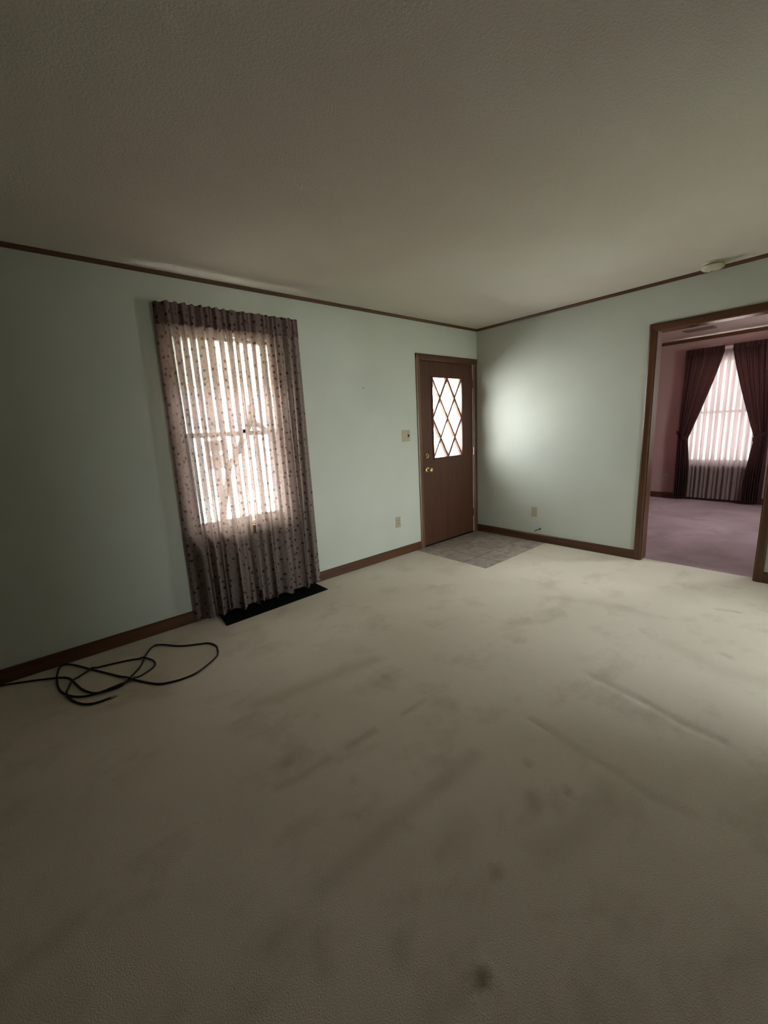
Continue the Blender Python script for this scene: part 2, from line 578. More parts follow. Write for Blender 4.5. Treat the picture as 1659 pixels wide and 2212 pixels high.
dents = [(floor_at(*p), r, so, dp) for p, r, so, dp in DENT]


def seg_d(x, y, a, b_):
    dx, dy = b_[0] - a[0], b_[1] - a[1]
    l2 = dx * dx + dy * dy
    t_ = max(0.0, min(1.0, ((x - a[0]) * dx + (y - a[1]) * dy) / l2)) if l2 > 0 else 0
    return math.hypot(x - a[0] - t_ * dx, y - a[1] - t_ * dy)


def carpet_grid():
    x0, x1, y0, y1 = XL, 0.075, YB, 0.0
    st = 0.02
    # finer lines where the marks lie
    xs = [x0 + i * st for i in range(int((x1 - x0) / st) + 1)]
    ys = [y0 + i * st for i in range(int((y1 - y0) / st) + 1)]
    xs = [x for x in xs if abs(x - TX) > 0.008 and abs(x) > 0.006] + [TX, 0.0, x1]
    ys = [y for y in ys if abs(y - TY) > 0.008 and abs(y - OPEN[0]) > .006 and abs(y - OPEN[1]) > .006] + [TY, 0.0, OPEN[0], OPEN[1]]
    xs = sorted(set(round(x, 5) for x in xs))
    ys = sorted(set(round(y, 5) for y in ys))
    ids, v, mark_dark = {}, [], []
    near = {}
    for s_ in segs:
        (ax, ay), (bx, by) = s_[0], s_[1]
        r = s_[2] * 2.5
        for i in range(int((min(ax, bx) - r) // .2), int((max(ax, bx) + r) // .2) + 1):
            for j in range(int((min(ay, by) - r) // .2), int((max(ay, by) + r) // .2) + 1):
                near.setdefault((i, j), []).append(s_)
    for i, x in enumerate(xs):
        for j, y in enumerate(ys):
            z, so = 0.0, 0.0
            for a, b_, wd, sv, li in near.get((int(x // .2), int(y // .2)), ()):
                g = math.exp(-(seg_d(x, y, a, b_) / (wd * 0.55)) ** 2)
                so = max(so, sv * g)
                z += li * g
            for (px, py), r, sv, dp in dents:
                d = math.hypot(x - px, y - py)
                if d < r * 4:
                    g = math.exp(-(d / r) ** 2)
                    ring = math.exp(-((d - r * 1.9) / (r * 0.6)) ** 2)
                    z += -dp * g + 0.3 * dp * ring
                    so = max(so, sv * g)  # each dent is coloured darker towards its middle
            ids[i, j] = len(v)
            v.append((x, y, z))
            mark_dark.append(min(1.0, so))
    f = []
    for i in range(len(xs) - 1):
        for j in range(len(ys) - 1):
            xm, ym = (xs[i] + xs[i + 1]) / 2, (ys[j] + ys[j + 1]) / 2
            if xm > TX and ym > TY:
                continue
            if xm > 0 and not (OPEN[0] < ym < OPEN[1]):
                continue
            f.append((ids[i, j], ids[i + 1, j], ids[i + 1, j + 1], ids[i, j + 1]))
    return v, f, mark_dark


mb = MB()
mb.v, mb.f, mark_dark = carpet_grid()
floor = mb.build('floor', 'carpet', smooth='all')
at_ = floor.data.attributes.new('mark_dark', 'FLOAT', 'POINT')
at_.data.foreach_set('value', mark_dark)
tag(floor, 'worn beige carpet with soiled streaks, dents and seams', 'floor', kind='structure')
MB().box(TX - .03, 0.0, TY - .03, 0.06, -0.035, -0.005).build('grout_bed', 'grout', floor)
MB().box(XL, DX, YB, 0.14, -0.10, -0.034).build('subfloor', 'deck', floor)
txs = [TX + 0.0, TX + 0.25, TX + 0.555, TX + 0.86, 0.0]
tys = [TY, TY + 0.305, TY + 0.61, TY + 0.915, 0.0]
tys = [TY, TY + 0.28, TY + 0.70 - 0.02, 0.0]
for i in range(4):
    for j in range(3):
        a, b_, c, d = txs[i] + .0035, txs[i + 1] - .0035, tys[j] + .0035, tys[j + 1] - .0035
        if d <= c:
            continue
        MB().box(a, b_, c, d, -0.005, -0.001 + random.uniform(-.0006, .0006)).build('tile', 'tile', floor)

# bedroom carpet with wavy pile
mb = MB()
nx, ny = 90, 100
for i in range(nx + 1):
    for j in range(ny + 1):
        x = 0.075 + (DX - 0.075) * i / nx
        y = PY0 + (PY1 - PY0) * j / ny
        z = 0.006 * math.sin(7 * x + 2.3 * math.sin(2.1 * y)) * math.sin(3.1 * y + 1.3 * math.sin(3 * x)) + .003 * math.sin(17 * x + 4 * math.sin(5 * y)) * math.sin(6 * y + x)
        if i == 0:
            z = 0
        mb.v.append((x, y, z))
for i in range(nx):
    for j in range(ny):
        a = i * (ny + 1) + j
        mb.f.append((a, a + ny + 1, a + ny + 2, a + 1))
tag(mb.build('floor', 'pcarpet', smooth='all'), 'mauve carpet of the next room beyond the doorway', 'floor', kind='structure')

# baseboards and ceiling trim


def skirt(kind, a, b_, side, name, label, h=0.088, d=0.013):
    p = [(0, 0), (d, 0), (d, h - 0.008), (d * 0.5, h), (0, h)]
    if kind == 'x':
        mb = MB().prism([(side - q[0], q[1]) for q in p], 0, a, b_)
    elif kind == 'y-':
        mb = MB().prism([(side - q[0], q[1]) for q in p], 1, a, b_)
    else:
        mb = MB().prism([(side + q[0], q[1]) for q in p], 1, a, b_)
    o = mb.build(name, 'trimx' if kind == 'x' else 'trimy')
    return tag(o, label, 'baseboard', kind='structure')


skirt('x', XL, -1.048, 0.0, 'baseboard_left', 'brown wood baseboard under the curtained window')
skirt('y-', -1.828, -0.0, 0.0, 'baseboard_right', 'brown wood baseboard between front door corner and doorway')
skirt('y-', YB, -2.752, 0.0, 'baseboard_right', 'short brown baseboard at the right edge past the doorway')
skirt('y-', PY0, PY1, DX, 'baseboard_far', 'dark baseboard under the draped window of the next room')


def crown(kind, a, b_, side, name, label, h=0.024, d=0.018, z=H):
    p = [(0, z), (d, z), (d, z - 0.007), (0.006, z - h), (0, z - h)]
    if kind == 'x':
        mb = MB().prism([(side - q[0], q[1]) for q in p], 0, a, b_)
    else:
        mb = MB().prism([(side - q[0], q[1]) for q in p], 1, a, b_)
    return tag(mb.build(name, 'trimx' if kind == 'x' else 'trimy'), label, 'trim', kind='structure')


crown('x', XL, 0.0, 0.0, 'trim_1', 'thin brown ceiling moulding above the curtained window')
crown('y', YB, 0.0, 0.0, 'trim_2', 'thin brown ceiling moulding above the open doorway')
crown('y', PY0, PY1, DX, 'trim_3', 'thin dark ceiling moulding in the next room', h=0.045)

# doorway lining and casing
tr4 = empty('trim_4', (0.06, -2.29, 0), 'brown wood casing and jambs around the open doorway', 'trim', kind='structure')
A = At(tr4)


def casing_prof(inner, outer, face, sgn):
    """moulded flat: (across, out) points"""
    return [(inner, face), (inner, face - sgn * 0.010), (inner + (outer - inner) * .15, face - sgn * 0.015), (inner + (outer - inner) * .8, face - sgn * 0.017), (outer, face - sgn * 0.012), (outer, face)]


yl, yr = -1.888, -2.692
for x, s in ((0.0, 1), (0.12, -1)):
    for inn, ou in ((yl + .006, yl + .062), (yr - .006, yr - .062)):
        # prism along z with (x,y)
        pr = [(q[1], q[0]) for q in casing_prof(inn, ou, x, s)]
        A.part(MB().prism(pr, 2, 0.0, 2.112), 'side_casing', 'trimz')
    pr = casing_prof(0, 0.062, x, s)
    A.part(MB().prism([(q[1], 2.050 + q[0] * 1.0) for q in pr], 1, yr - .062, yl + .062), 'head_casing', 'trimy')
A.part(MB().box(-0.002, 0.122, yl, yl + .016, 0, 2.05), 'jamb', 'trimz')
A.part(MB().box(-0.002, 0.122, yr - .016, yr, 0, 2.05), 'jamb', 'trimz')
M['gloss'] = wood('varnished_head', (0.085, 0.036, 0.015, 1), (0.16, 0.07, 0.03, 1), 0.18, 1)
A.part(MB().box(-0.002, 0.122, yr - .016, yl + .016, 2.05, 2.066), 'head_jamb', 'gloss')

# ------------------------------------------------------------------ front door
door = empty('door_1', (-0.536, 0.03, 0), 'brown wooden front door with diamond lattice window', 'door', kind='structure')
A = At(door)
LX0, LX1, LZ0, LZ1 = -0.984, -0.088, 0.016, 2.035
GX0, GX1, GZ0, GZ1 = -0.795, -0.287, 0.996, 1.876
lf = wall_x(0.003, 0.047, LX0, LX1, [(GX0, GX1, GZ0, GZ1)], LZ1)
lf.v = [(x, y, max(z, LZ0)) for x, y, z in lf.v]
A.part(lf, 'leaf', 'leaf')
# stops round the glass
fr_ = MB()
e = 0.012
fr_.box(GX0 - e, GX0 + .006, -0.004, 0.003, GZ0 - e, GZ1 + e)
fr_.box(GX1 - .006, GX1 + e, -0.004, 0.003, GZ0 - e, GZ1 + e)
fr_.box(GX0, GX1, -0.004, 0.003, GZ0 - e, GZ0 + .006)
fr_.box(GX0, GX1, -0.004, 0.003, GZ1 - .006, GZ1 + e)
A.part(fr_, 'glazing_bead', 'leaf')


def guv(u, v):
    return GX0 + (GX1 - GX0) * u, GZ1 - (GZ1 - GZ0) * v


for (u0, v0), (u1, v1) in (((0, 0), (1, 1)), ((.5, 0), (1, .5)), ((0, .5), (.5, 1)), ((1, 0), (0, 1)), ((.5, 0), (0, .5)), ((1, .5), (.5, 1))):
    a, b_ = Vector(guv(u0, v0)), Vector(guv(u1, v1))
    d = (b_ - a).normalized()
    n = Vector((-d.y, d.x))
    hw = 0.016
    dz = 0.0 if (u1 > u0) else 0.0006
    pts = [a + n * hw, a - n * hw, b_ - n * hw, b_ + n * hw]
    pts = [(min(max(q.x, GX0 - .004), GX1 + .004), min(max(q.y, GZ0 - .004), GZ1 + .004)) for q in pts]
    A.part(MB().prism([tuple(q) for q in pts], 1, 0.004 + dz, 0.036 - dz), 'muntin', 'munt')
cells = []
for cu, cv in ((.5, .25), (.25, .5), (.75, .5), (.5, .75)):
    cells.append([(cu, cv - .25), (cu + .25, cv), (cu, cv + .25), (cu - .25, cv)])
for cu, v, s in ((.25, 0, 1), (.75, 0, 1), (.25, 1, -1), (.75, 1, -1)):
    cells.append([(cu - .25, v), (cu + .25, v), (cu, v + .25 * s)])
for cv, u, s in ((.25, 0, 1), (.75, 0, 1), (.25, 1, -1), (.75, 1, -1)):
    cells.append([(u, cv - .25), (u, cv + .25), (u + .25 * s, cv)])
for c in cells:
    mb = MB()
    mb.v = [(guv(*q)[0], 0.020, guv(*q)[1]) for q in c]
    mb.f = [tuple(range(len(c)))]
    A.part(mb, 'pane', 'glass')
kn = A.part(MB().lathe([(0.011, 0.0), (0.011, 0.03), (0.019, 0.036), (0.027, 0.048), (0.0275, 0.058), (0.021, 0.067), (0.010, 0.070)], (-0.907, 0.0, 0.878), (0, -1, 0)), 'knob', 'brass', smooth=True)
A.part(MB().lathe([(0.033, -0.003), (0.033, 0.003), (0.027, 0.009), (0.012, 0.011)], (-0.907, 0.003, 0.878), (0, -1, 0)), 'rose', 'brass', smooth=True)
kn['label'] = 'brass door knob'
db = A.part(MB().lathe([(0.031, -0.003), (0.031, 0.006), (0.026, 0.012), (0.010, 0.013)], (-0.913, 0.003, 1.033), (0, -1, 0)), 'deadbolt', 'brass', smooth=True)
tt = MB().box(-0.006, 0.006, -0.026, -0.010, -0.022, 0.022)
tt.v = [(-0.913 + x * math.cos(.6) + z * math.sin(.6), y, 1.033 - x * math.sin(.6) + z * math.cos(.6)) for x, y, z in tt.v]
mbm = A.part(tt, 'thumb_turn', 'brass', bevel=0.002)
for z in (0.26, 1.03, 1.82):
    A.part(MB().lathe([(0.007, -0.045), (0.007, 0.045)], (-0.084, -0.004, z), (0, 0, 1), 12), 'hinge', 'casing' if z != 1.03 else 'brass', smooth=True)
# frame of the door
A.part(MB().box(LX0 - .026, LX0 - .004, 0.0, 0.14, 0, 2.065), 'jamb', 'casing')
A.part(MB().box(LX1 + .007, LX1 + .026, 0.0, 0.14, 0, 2.065), 'jamb', 'strip')
A.part(MB().box(LX0 - .026, LX1 + .026, 0.0, 0.14, 2.041, 2.065), 'head_jamb', 'casing')
A.part(MB().box(LX0, LX1, 0.05, 0.065, 2.020, 2.041), 'stop', 'casing')
A.part(MB().box(LX0 - .004, LX0 + .014, 0.05, 0.065, 0, 2.041), 'stop', 'casing')
A.part(MB().box(LX1 - .014, LX1 + .007, 0.05, 0.065, 0, 2.041), 'stop', 'casing')
A.part(MB().box(LX0 - .004, LX1 + .007, 0.0, 0.14, -0.004, 0.012), 'threshold', 'black')
for inn, ou, mt in ((LX0 - .006, LX0 - .062, 'casing'), (LX1 + .014, LX1 + .078, 'trimz')):
    pr = [(q[0], q[1]) for q in casing_prof(inn, ou, 0.0, 1)]
    A.part(MB().prism(pr, 2, 0.0, 2.104), 'side_casing', mt)
pr = casing_prof(0, 0.060, 0.0, 1)
A.part(MB().prism([(q[1], 2.044 + q[0]) for q in pr], 0, LX0 - .062, LX1 + .078), 'head_casing', 'trimx')

# ------------------------------------------------------------------ window with shade


def make_window(name, fixed, lo, hi, z0, z1, inward, label, axis):
    """double-hung window. axis 'x' = lies in a wall along x; inward = sign towards the room"""
    sx = (lo + hi) / 2
    root = empty(name, (sx, fixed, z0) if axis == 'x' else (fixed, sx, z0), label, 'window', kind='structure')
    A = At(root)

    def bx(a, b_, d0, d1, c, d):
        p, q = sorted((fixed + d0 * -inward, fixed + d1 * -inward))
        return MB().box(a, b_, p, q, c, d) if axis == 'x' else MB().box(p, q, a, b_, c, d)
    f = .028
    # depth is counted from the room face of the wall outwards
    for a, b_ in ((lo, lo + f), (hi - f, hi)):
        A.part(bx(a, b_, 0, 0.14, z0, z1), 'frame', 'white')
    A.part(bx(lo + f, hi - f, 0, 0.14, z1 - f, z1), 'frame', 'white')
    A.part(bx(lo + f, hi - f, 0.02, 0.14, z0, z0 + f), 'frame', 'white')
    zm = z0 + (z1 - z0) * 0.497
    for k, (za, zb, d0) in enumerate(((z0 + f, zm + .018, .045), (zm - .018, z1 - f, .085))):
        sash = A.part(bx(lo + f, lo + f + .032, d0, d0 + .035, za, zb), 'sash', 'white')
        A.part(bx(hi - f - .032, hi - f, d0, d0 + .035, za, zb), 'sash_stile', 'white', sash).parent = root
        A.part(bx(lo + f + .032, hi - f - .032, d0, d0 + .035, za, za + .036), 'sash_rail', 'white')
        A.part(bx(lo + f + .032, hi - f - .032, d0, d0 + .035, zb - .036, zb), 'sash_rail', 'white')
        A.part(bx(lo + f + .03, hi - f - .03, d0 + .015, d0 + .018, za + .03, zb - .03), 'pane', 'glass')
    A.part(bx((lo + hi) / 2 + .068, (lo + hi) / 2 + .096, 0.020, 0.045, zm + .003, zm + .030), 'sash_lock', 'black')
    for a, b_ in ((lo - .058, lo), (hi, hi + .058)):
        A.part(bx(a, b_, -0.015, 0.0, z0 - .02, z1 + .058), 'casing', 'casing')
    A.part(bx(lo, hi, -0.015, 0.0, z1, z1 + .058), 'casing', 'casing')
    st = A.part(bx(lo - .07, hi + .07, -0.040, 0.02, z0 - .022, z0), 'stool', 'casing')
    A.part(bx(lo - .05, hi + .05, -0.014, 0.0, z0 - .075, z0 - .022), 'apron', 'casing')
    return root


make_window('window_1', 0.0, WIN[0], WIN[1], WIN[2], WIN[3], -1, 'white double-hung window behind the floral curtains', 'x')
make_window('window_2', DX, BWIN[0], BWIN[1], BWIN[2], BWIN[3], -1, 'white double-hung window behind the sheer in the next room', 'y')

make_window('window_added_1', KY, KWIN[0], KWIN[1], KWIN[2], KWIN[3], 1, 'tall white window of the added kitchen, unseen daylight source', 'x')
make_window('window_added_2', PY0, SWIN[0], SWIN[1], SWIN[2], SWIN[3], 1, 'added side window of the pink room, unseen, for more daylight', 'x')

sh = empty('roller_shade', (-3.02, 0.022, 1.70), 'cream roller shade pulled partway down behind the floral curtains', 'shade')
A = At(sh)
A.part(MB().box(-3.375, -2.665, 0.0205, 0.0225, 1.705, 2.06), 'shade_cloth', 'shade')
A.part(MB().box(-3.375, -2.665, 0.017, 0.026, 1.690, 1.706), 'hem_bar', 'shade')
A.part(MB().lathe([(0.016, -0.36), (0.016, 0.36)], (-3.02, 0.022, 2.058), (1, 0, 0), 16), 'roller', 'white', smooth=True)


# ------------------------------------------------------------------ curtains
def sheet(fn, ns, nz, seam=None):
    """fn(s, t) -> point, s across 0..1, t from top 0 to bottom 1; UVs in metres along the cloth"""
    mb = MB()
    mb.uv = []
    P = [[Vector(fn(i / ns, j / nz)) for i in range(ns + 1)] for j in range(nz + 1)]
    # arc length of the middle row gives one u for each column
    jm = nz // 2
    u = [0.0]
    for i in range(ns):
        u.append(u[-1] + (P[jm][i + 1] - P[jm][i]).length)
    for j in range(nz + 1):
        for i in range(ns + 1):
            mb.v.append(tuple(P[j][i]))
            mb.uv.append((u[i], P[j][i].z))
    for j in range(nz):
        for i in range(ns):
            a = j * (ns + 1) + i
            mb.f.append((a, a + ns + 1, a + ns + 2, a + 1))
    return mb


def fold_wave(s, phases):
    y = 0.0
    for n, a, p in phases:
        y += a * math.sin(2 * math.pi * n * s + p)
    return y


def floral_panel(name, label, xa, xb, ret_a, ret_b, seed, za=2.235, zb=0.018, flare=0.0):
    rnd = random.Random(seed)
    n = 9
    ph = [(n, 0.62, rnd.uniform(0, 6)), (n * 0.5 + .3, 0.34, rnd.uniform(0, 6)), (n * 1.7, 0.22, rnd.uniform(0, 6)), (2.3, .25, rnd.uniform(0, 6))]
    ph2 = [(n * 0.45, 0.70, rnd.uniform(0, 6)), (n * 1.1, 0.35, rnd.uniform(0, 6)), (1.7, .35, rnd.uniform(0, 6))]
    hem = [(3.1, .010, rnd.uniform(0, 6)), (7.3, .006, rnd.uniform(0, 6))]
    W = xb - xa

    def pt(s, t, head=0.0):
        # returns to the wall at the outer ends take the first/last 9 per cent
        k = t ** 0.8
        amp = 0.015 + 0.036 * k
        wv = fold_wave(s, ph) * (1 - k * .75) + fold_wave(s, ph2) * (k * .75)
        lat = fold_wave(s + .03, ph2) * 0.012 * k
        y = -0.092 - amp * wv
        x = xa + W * s + lat
        if ret_a and s < 0.12:
            q = 1 - s / 0.12
            y = y * (1 - q ** 1.6) + (-0.016) * q ** 1.6
            x = xa + W * 0.12 * (1 - q) * (1 - .55 * q) + flare * k * -q
        if ret_b and s > 0.90:
            q = 1 - (1 - s) / 0.10
            y = y * (1 - q ** 1.6) + (-0.016) * q ** 1.6
            x = xb - W * 0.10 * (1 - q) * (1 - .55 * q) + flare * k * q
        if not ret_a and s < 0.07 and t > 0.6:
            # the inner edge falls against its neighbour towards the hem
            x -= 0.013 * (1 - s / 0.07) * min(1.0, (t - 0.6) / 0.2)
            y -= 0.004 * (1 - s / 0.07)
        y = min(y, -0.020)
        z = za + (zb - za) * t
        z += t ** 6 * (fold_wave(s, hem) + 0.012)
        return x, y, z
    ztop = 2.115
    root = empty(name, ((xa + xb) / 2, -0.09, 0), label, 'curtain', 'floral curtain panels at the window')
    A = At(root)
    t0 = (za - ztop) / (za - zb)
    mb = sheet(lambda s, t: pt(s, t0 + (1 - t0) * t), 190, 70)
    A.part(mb, 'fabric', 'sheer', smooth='all')

    def hd(s, t):
        x, y, z = pt(s, t * t0)
        # pinched pleats: sharp forward ridges
        pl = abs(math.sin(math.pi * n * s + 0.4)) ** 6
        y -= 0.012 * pl * (1 - 0.3 * t)
        if ret_a and s < 0.12 or ret_b and s > .9:
            y = min(y, -0.02)
        if not ret_a and s < 0.06:
            x -= 0.017 * (1 - s / 0.06)
            y -= 0.006 * (1 - s / 0.06)
        z = za - (za - ztop + .012) * t + 0.004 * math.sin(2 * math.pi * n * s)
        return x, y - .003, z
    A.part(sheet(hd, 190, 8), 'heading', 'heading', smooth='all')
    return root


floral_panel('floral_curtain', 'left floral sheer curtain panel, gathered darker at its outer edge', -3.475, -2.997, True, False, 3, flare=0.03)
floral_panel('floral_curtain', 'right floral sheer curtain panel, on the front door side', -2.981, -2.425, False, True, 11, flare=0.015)
rod = empty('curtain_rod', (-2.955, -0.055, 2.17), 'white curtain rod mounted above the floral window', 'curtain rod')
A = At(rod)
A.part(MB().box(-3.445, -2.455, -0.062, -0.050, 2.155, 2.185), 'rail', 'white')
for x in (-3.445, -2.457):
    A.part(MB().box(x - .002, x + .004, -0.062, 0.0, 2.15, 2.19), 'bracket', 'white')

# bedroom: sheer, two tied-back drapes, rod
YC = -1.742
DXF = DX - 0.075


def bed_sheer(s, t):
    y = -1.225 + (-2.255 + 1.225) * s
    k = 0.4 + .6 * t
    x = DX - 0.062 - 0.022 * k * (math.sin(2 * math.pi * 19 * s + 1.2 * math.sin(5 * s)) * .6 + .4 * math.sin(2 * math.pi * 11.3 * s + 2))
    return x, y, 2.21 + (0.045 - 2.21) * t


bs = empty('sheer_curtain', (DXF, YC, 0), 'thin white sheer hanging between the mauve drapes in the next room', 'curtain')
At(bs).part(sheet(bed_sheer, 170, 24), 'fabric', 'bsheer', smooth='all')


def drape(name, label, side):
    """side +1: towards +y (left in view); -1: right"""
    yo = YC + side * 0.535          # outer edge
    yi = YC + side * 0.045          # inner edge at the top
    zt = 0.955

    def pt(s, t):                   # s 0 outer .. 1 inner
        z = 2.205 + (0.05 - 2.205) * t
        if z > zt:
            k = (2.205 - z) / (2.205 - zt)
            kk = k ** 1.15
            inner = yi + (YC + side * 0.385 - yi) * kk
            wd = 1 - .35 * kk
        else:
            k = (zt - z) / (zt - 0.05)
            inner = YC + side * (0.385 - 0.055 * math.sin(min(1, k * 1.3) * math.pi / 2))
            wd = .65 + .35 * k
        y = yo + (inner - yo) * s
        amp = 0.022 * wd + .006
        x = DX - 0.125 - amp * (math.sin(2 * math.pi * 7.5 * s + .6) * .7 + .3 * math.sin(2 * math.pi * 12 * s + 1.5 * t))
        if s < .08:
            q = 1 - s / .08
            x = x * (1 - q) + (DX - 0.03) * q
        return x, y, z
    root = empty(name, (DX - .12, yo, 0), label, 'curtain', 'mauve tied-back drapes')
    A = At(root)
    A.part(sheet(pt, 110, 60), 'fabric', 'drape', smooth='all')

    def hd(s, t):
        y = yo + (yi - yo) * s
        x = DX - 0.128 - .012 * abs(math.sin(math.pi * 9 * s)) ** 4
        if s < .08:
            q = 1 - s / .08
            x = x * (1 - q) + (DX - 0.02) * q
        return x, y, 2.265 - .085 * t
    A.part(sheet(hd, 100, 4), 'heading', 'drape', smooth='all')
    # tieback band
    tb = MB()
    pts = []
    for i in range(15):
        q = i / 14
        yy = yo + side * .03 + (YC + side * .375 - yo - side * .03) * q
        xx = DX - .02 - .15 * math.sin(min(1.0, q * 1.6) * math.pi / 2)
        zz = 1.06 - .12 * q
        pts.append((xx, yy, zz))
    nn = len(pts)
    tb.v = [(x, y, z + .03) for x, y, z in pts] + [(x, y, z - .03) for x, y, z in pts]
    tb.uv = [(i * .04, 0.06) for i in range(nn)] + [(i * .04, 0) for i in range(nn)]
    tb.f = [(i, i + 1, nn + i + 1, nn + i) for i in range(nn - 1)]
    A.part(tb, 'tieback', 'drape', smooth='all')
    return root


drape('mauve_drape', 'left mauve drape tied back beside the wall outlet in the next room', 1)
drape('mauve_drape', 'right mauve drape tied back against the doorway casing in the next room', -1)
rod = empty('curtain_rod', (DX - .09, YC, 2.22), 'curtain rod over the draped window of the next room', 'curtain rod')
A = At(rod)
A.part(MB().box(DX - .017, DX - .006, YC - .52, YC + .52, 2.23, 2.262), 'rail', 'white')
for y in (YC - .40, YC, YC + .39):
    A.part(MB().box(DX - .0172, DX, y, y + .012, 2.225, 2.267), 'bracket', 'white')

# ------------------------------------------------------------------ plates


def outlet(loc, facing, label, group='duplex outlets'):
    """facing: 'y-' on the left wall, 'x-' on walls facing -x"""
    root = empty('wall_outlet', loc, label, 'outlet', group)

    def b3(u0, u1, d0, d1, z0, z1):
        if facing == 'y-':
            return MB().box(u0, u1, -d1, -d0, z0, z1)
        return MB().box(-d1, -d0, u0, u1, z0, z1)
    b3(-.035, .035, 0, .006, -.058, .058).build('plate', 'ivory', root, bevel=.003)
    for s in (-1, 1):
        r = b3(-.017, .017, .004, .008, s * .020 - .014, s * .020 + .014).build('receptacle', 'ivory', root, bevel=.003)
        b3(-.009, -.006, .0075, .0086, s * .020 - .004, s * .020 + .006).build('slot', 'slot', r)
        b3(.006, .009, .0075, .0086, s * .020 - .004, s * .020 + .006).build('slot', 'slot', r)
    b3(-.003, .003, .0055, .007, -.003, .003).build('screw', 'slot', root)
    return root


outlet((-1.388, 0, 0.370), 'y-', 'ivory wall outlet between the floral curtain and the front door')
outlet((0, -0.785, 0.340), 'x-', 'ivory wall outlet above the baseboard on the doorway wall')
outlet((DX, -1.080, 0.335), 'x-', 'wall outlet beside the drape in the next room')

sw = empty('light_switch', (-1.220, 0, 1.270), 'ivory two-gang switch plate beside the front door', 'light switch')
MB().box(-.057, .057, -.006, 0, -.058, .058).build('plate', 'ivory', sw, bevel=.003)
t1 = MB().box(.024, .036, -.016, -.004, -.014, .012).build('toggle', 'slot', sw)
t1['label'] = 'dark switch toggle'
for x, z in ((-.026, .03), (-.026, -.03), (.03, .03), (.03, -.03)):
    MB().box(x - .002, x + .002, -.0075, -.005, z - .002, z + .002).build('screw', 'slot', sw)

# stub of cable poking from the wall over the baseboard
cs = empty('cable_stub', (0, -0.84, 0.145), 'short dark cable stub poking out above the baseboard by the outlet', 'cable')
MB().tube([(0.0, -.022, .002), (-.012, -.016, .002), (-.022, 0.004, -.006), (-.026, .022, -.018), (-.028, .034, -.026)], .0045, 8).build('wire', 'cable', cs, smooth=True)
MB().lathe([(.009, 0), (.009, .008), (.006, .012), (.006, .016)], (0, -.022, .003), (-1, 0, .1), 12).build('connector', 'darkmetal', cs, smooth=True)
MB().tube([(-.006, -.022, .004), (-.010, -.026, .014), (-.010, -.020, .020)], .003, 6).build('wire', 'cable', cs, smooth=True)

nail = empty('wall_nail', (-1.76, 0, 1.736), 'small nail in the bare mint wall between curtain and switch', 'nail')
MB().lathe([(.0012, 0), (.0012, .014), (.004, .0142), (.004, .016)], (0, 0.0, 0), (0, -1, .15), 10).build('shank', 'darkmetal', nail)

# ------------------------------------------------------------------ smoke detector
sd = empty('smoke_detector', (-0.142, -2.258, H), 'round aged-ivory smoke detector on the ceiling over the doorway', 'smoke detector')
MB().lathe([(.066, 0), (.066, .012), (.062, .014)], (0, 0, 0), (0, 0, -1), 36).build('base', 'detector', sd, smooth=True)
MB().lathe([(.052, .012), (.052, .022)], (0, 0, 0), (0, 0, -1), 36).build('shadow_gap', 'slot', sd, smooth=True)  # dark ring paints in the shade between base and cover
MB().lathe([(.071, .020), (.073, .024), (.071, .034), (.060, .044), (.030, .048)], (0, 0, 0), (0, 0, -1), 36).build('cover', 'detector', sd, smooth=True)
MB().lathe([(.010, .046), (.010, .050), (.008, .051)], (.022, .01, 0), (0, 0, -1), 16).build('test_button', 'ivory', sd, smooth=True)

# ceiling register of the bedroom
cv = empty('ceiling_vent', (2.82, -1.53, H), 'grey ceiling vent in the next room seen through the doorway', 'vent')
M['ventm'] = plain('vent_enamel', (0.20, 0.165, 0.16, 1), 0.5)
fr_ = MB()
fr_.box(-.09, .09, -.17, -.15, -.012, 0).box(-.09, .09, .15, .17, -.012, 0).box(-.09, -.075, -.15, .15, -.012, 0).box(.075, .09, -.15, .15, -.012, 0)
fr_.build('frame', 'ventm', cv)
for i in range(7):
    x = -.066 + i * .022
    MB().prism([(x - .008, -.004), (x - .006, -.003), (x + .008, -.011), (x + .006, -.012)], 1, -.15, .15).build('slat', 'ventm', cv)
MB().box(-.075, .075, -.15, .15, -.002, 0).build('duct_shade', 'slot', cv)  # flat dark sheet paints in the shade behind the slats

# ------------------------------------------------------------------ black mat and cable on the carpet
q = [(-3.362, -0.262), (-2.462, -0.232), (-2.462, -0.020), (-3.332, -0.020)]
mat_ = MB().prism([(x + 2.9, y + .14) for x, y in q], 2, 0.001, 0.006).build('floor_mat', 'black')
mat_.location = (-2.9, -.14, 0)
tag(mat_, 'flat black rectangular mat on the carpet under the floral curtains', 'mat')

CAB = [(-4.95, -0.03), (-4.78, -0.022), (-4.602, -0.035), (-4.478, -0.096), (-4.341, -0.183), (-4.29, -0.242), (-4.264, -0.349), (-4.24, -0.446), (-4.195, -0.532),
       (-4.123, -0.564), (-4.066, -0.556), (-3.994, -0.476), (-3.945, -0.408), (-3.892, -0.283), (-3.832, -0.195), (-3.782, -0.216), (-3.697, -0.328),
       (-3.60, -0.395), (-3.549, -0.43), (-3.525, -0.49), (-3.53, -0.552), (-3.569, -0.646), (-3.703, -0.738), (-3.79, -0.75), (-3.854, -0.733), (-3.917, -0.694), (-4.007, -0.547),
       (-4.175, -0.23), (-4.265, -0.06), (-4.315, -0.035), (-4.341, -0.143), (-4.342, -0.332), (-4.304, -0.452), (-4.237, -0.53), (-4.145, -0.565),
       (-4.007, -0.547), (-3.898, -0.491), (-3.872, -0.427), (-3.895, -0.349), (-3.985, -0.279), (-4.175, -0.23), (-4.272, -0.299), (-4.308, -0.396),
       (-4.306, -0.483), (-4.263, -0.59), (-4.207, -0.641), (-4.135, -0.649)]


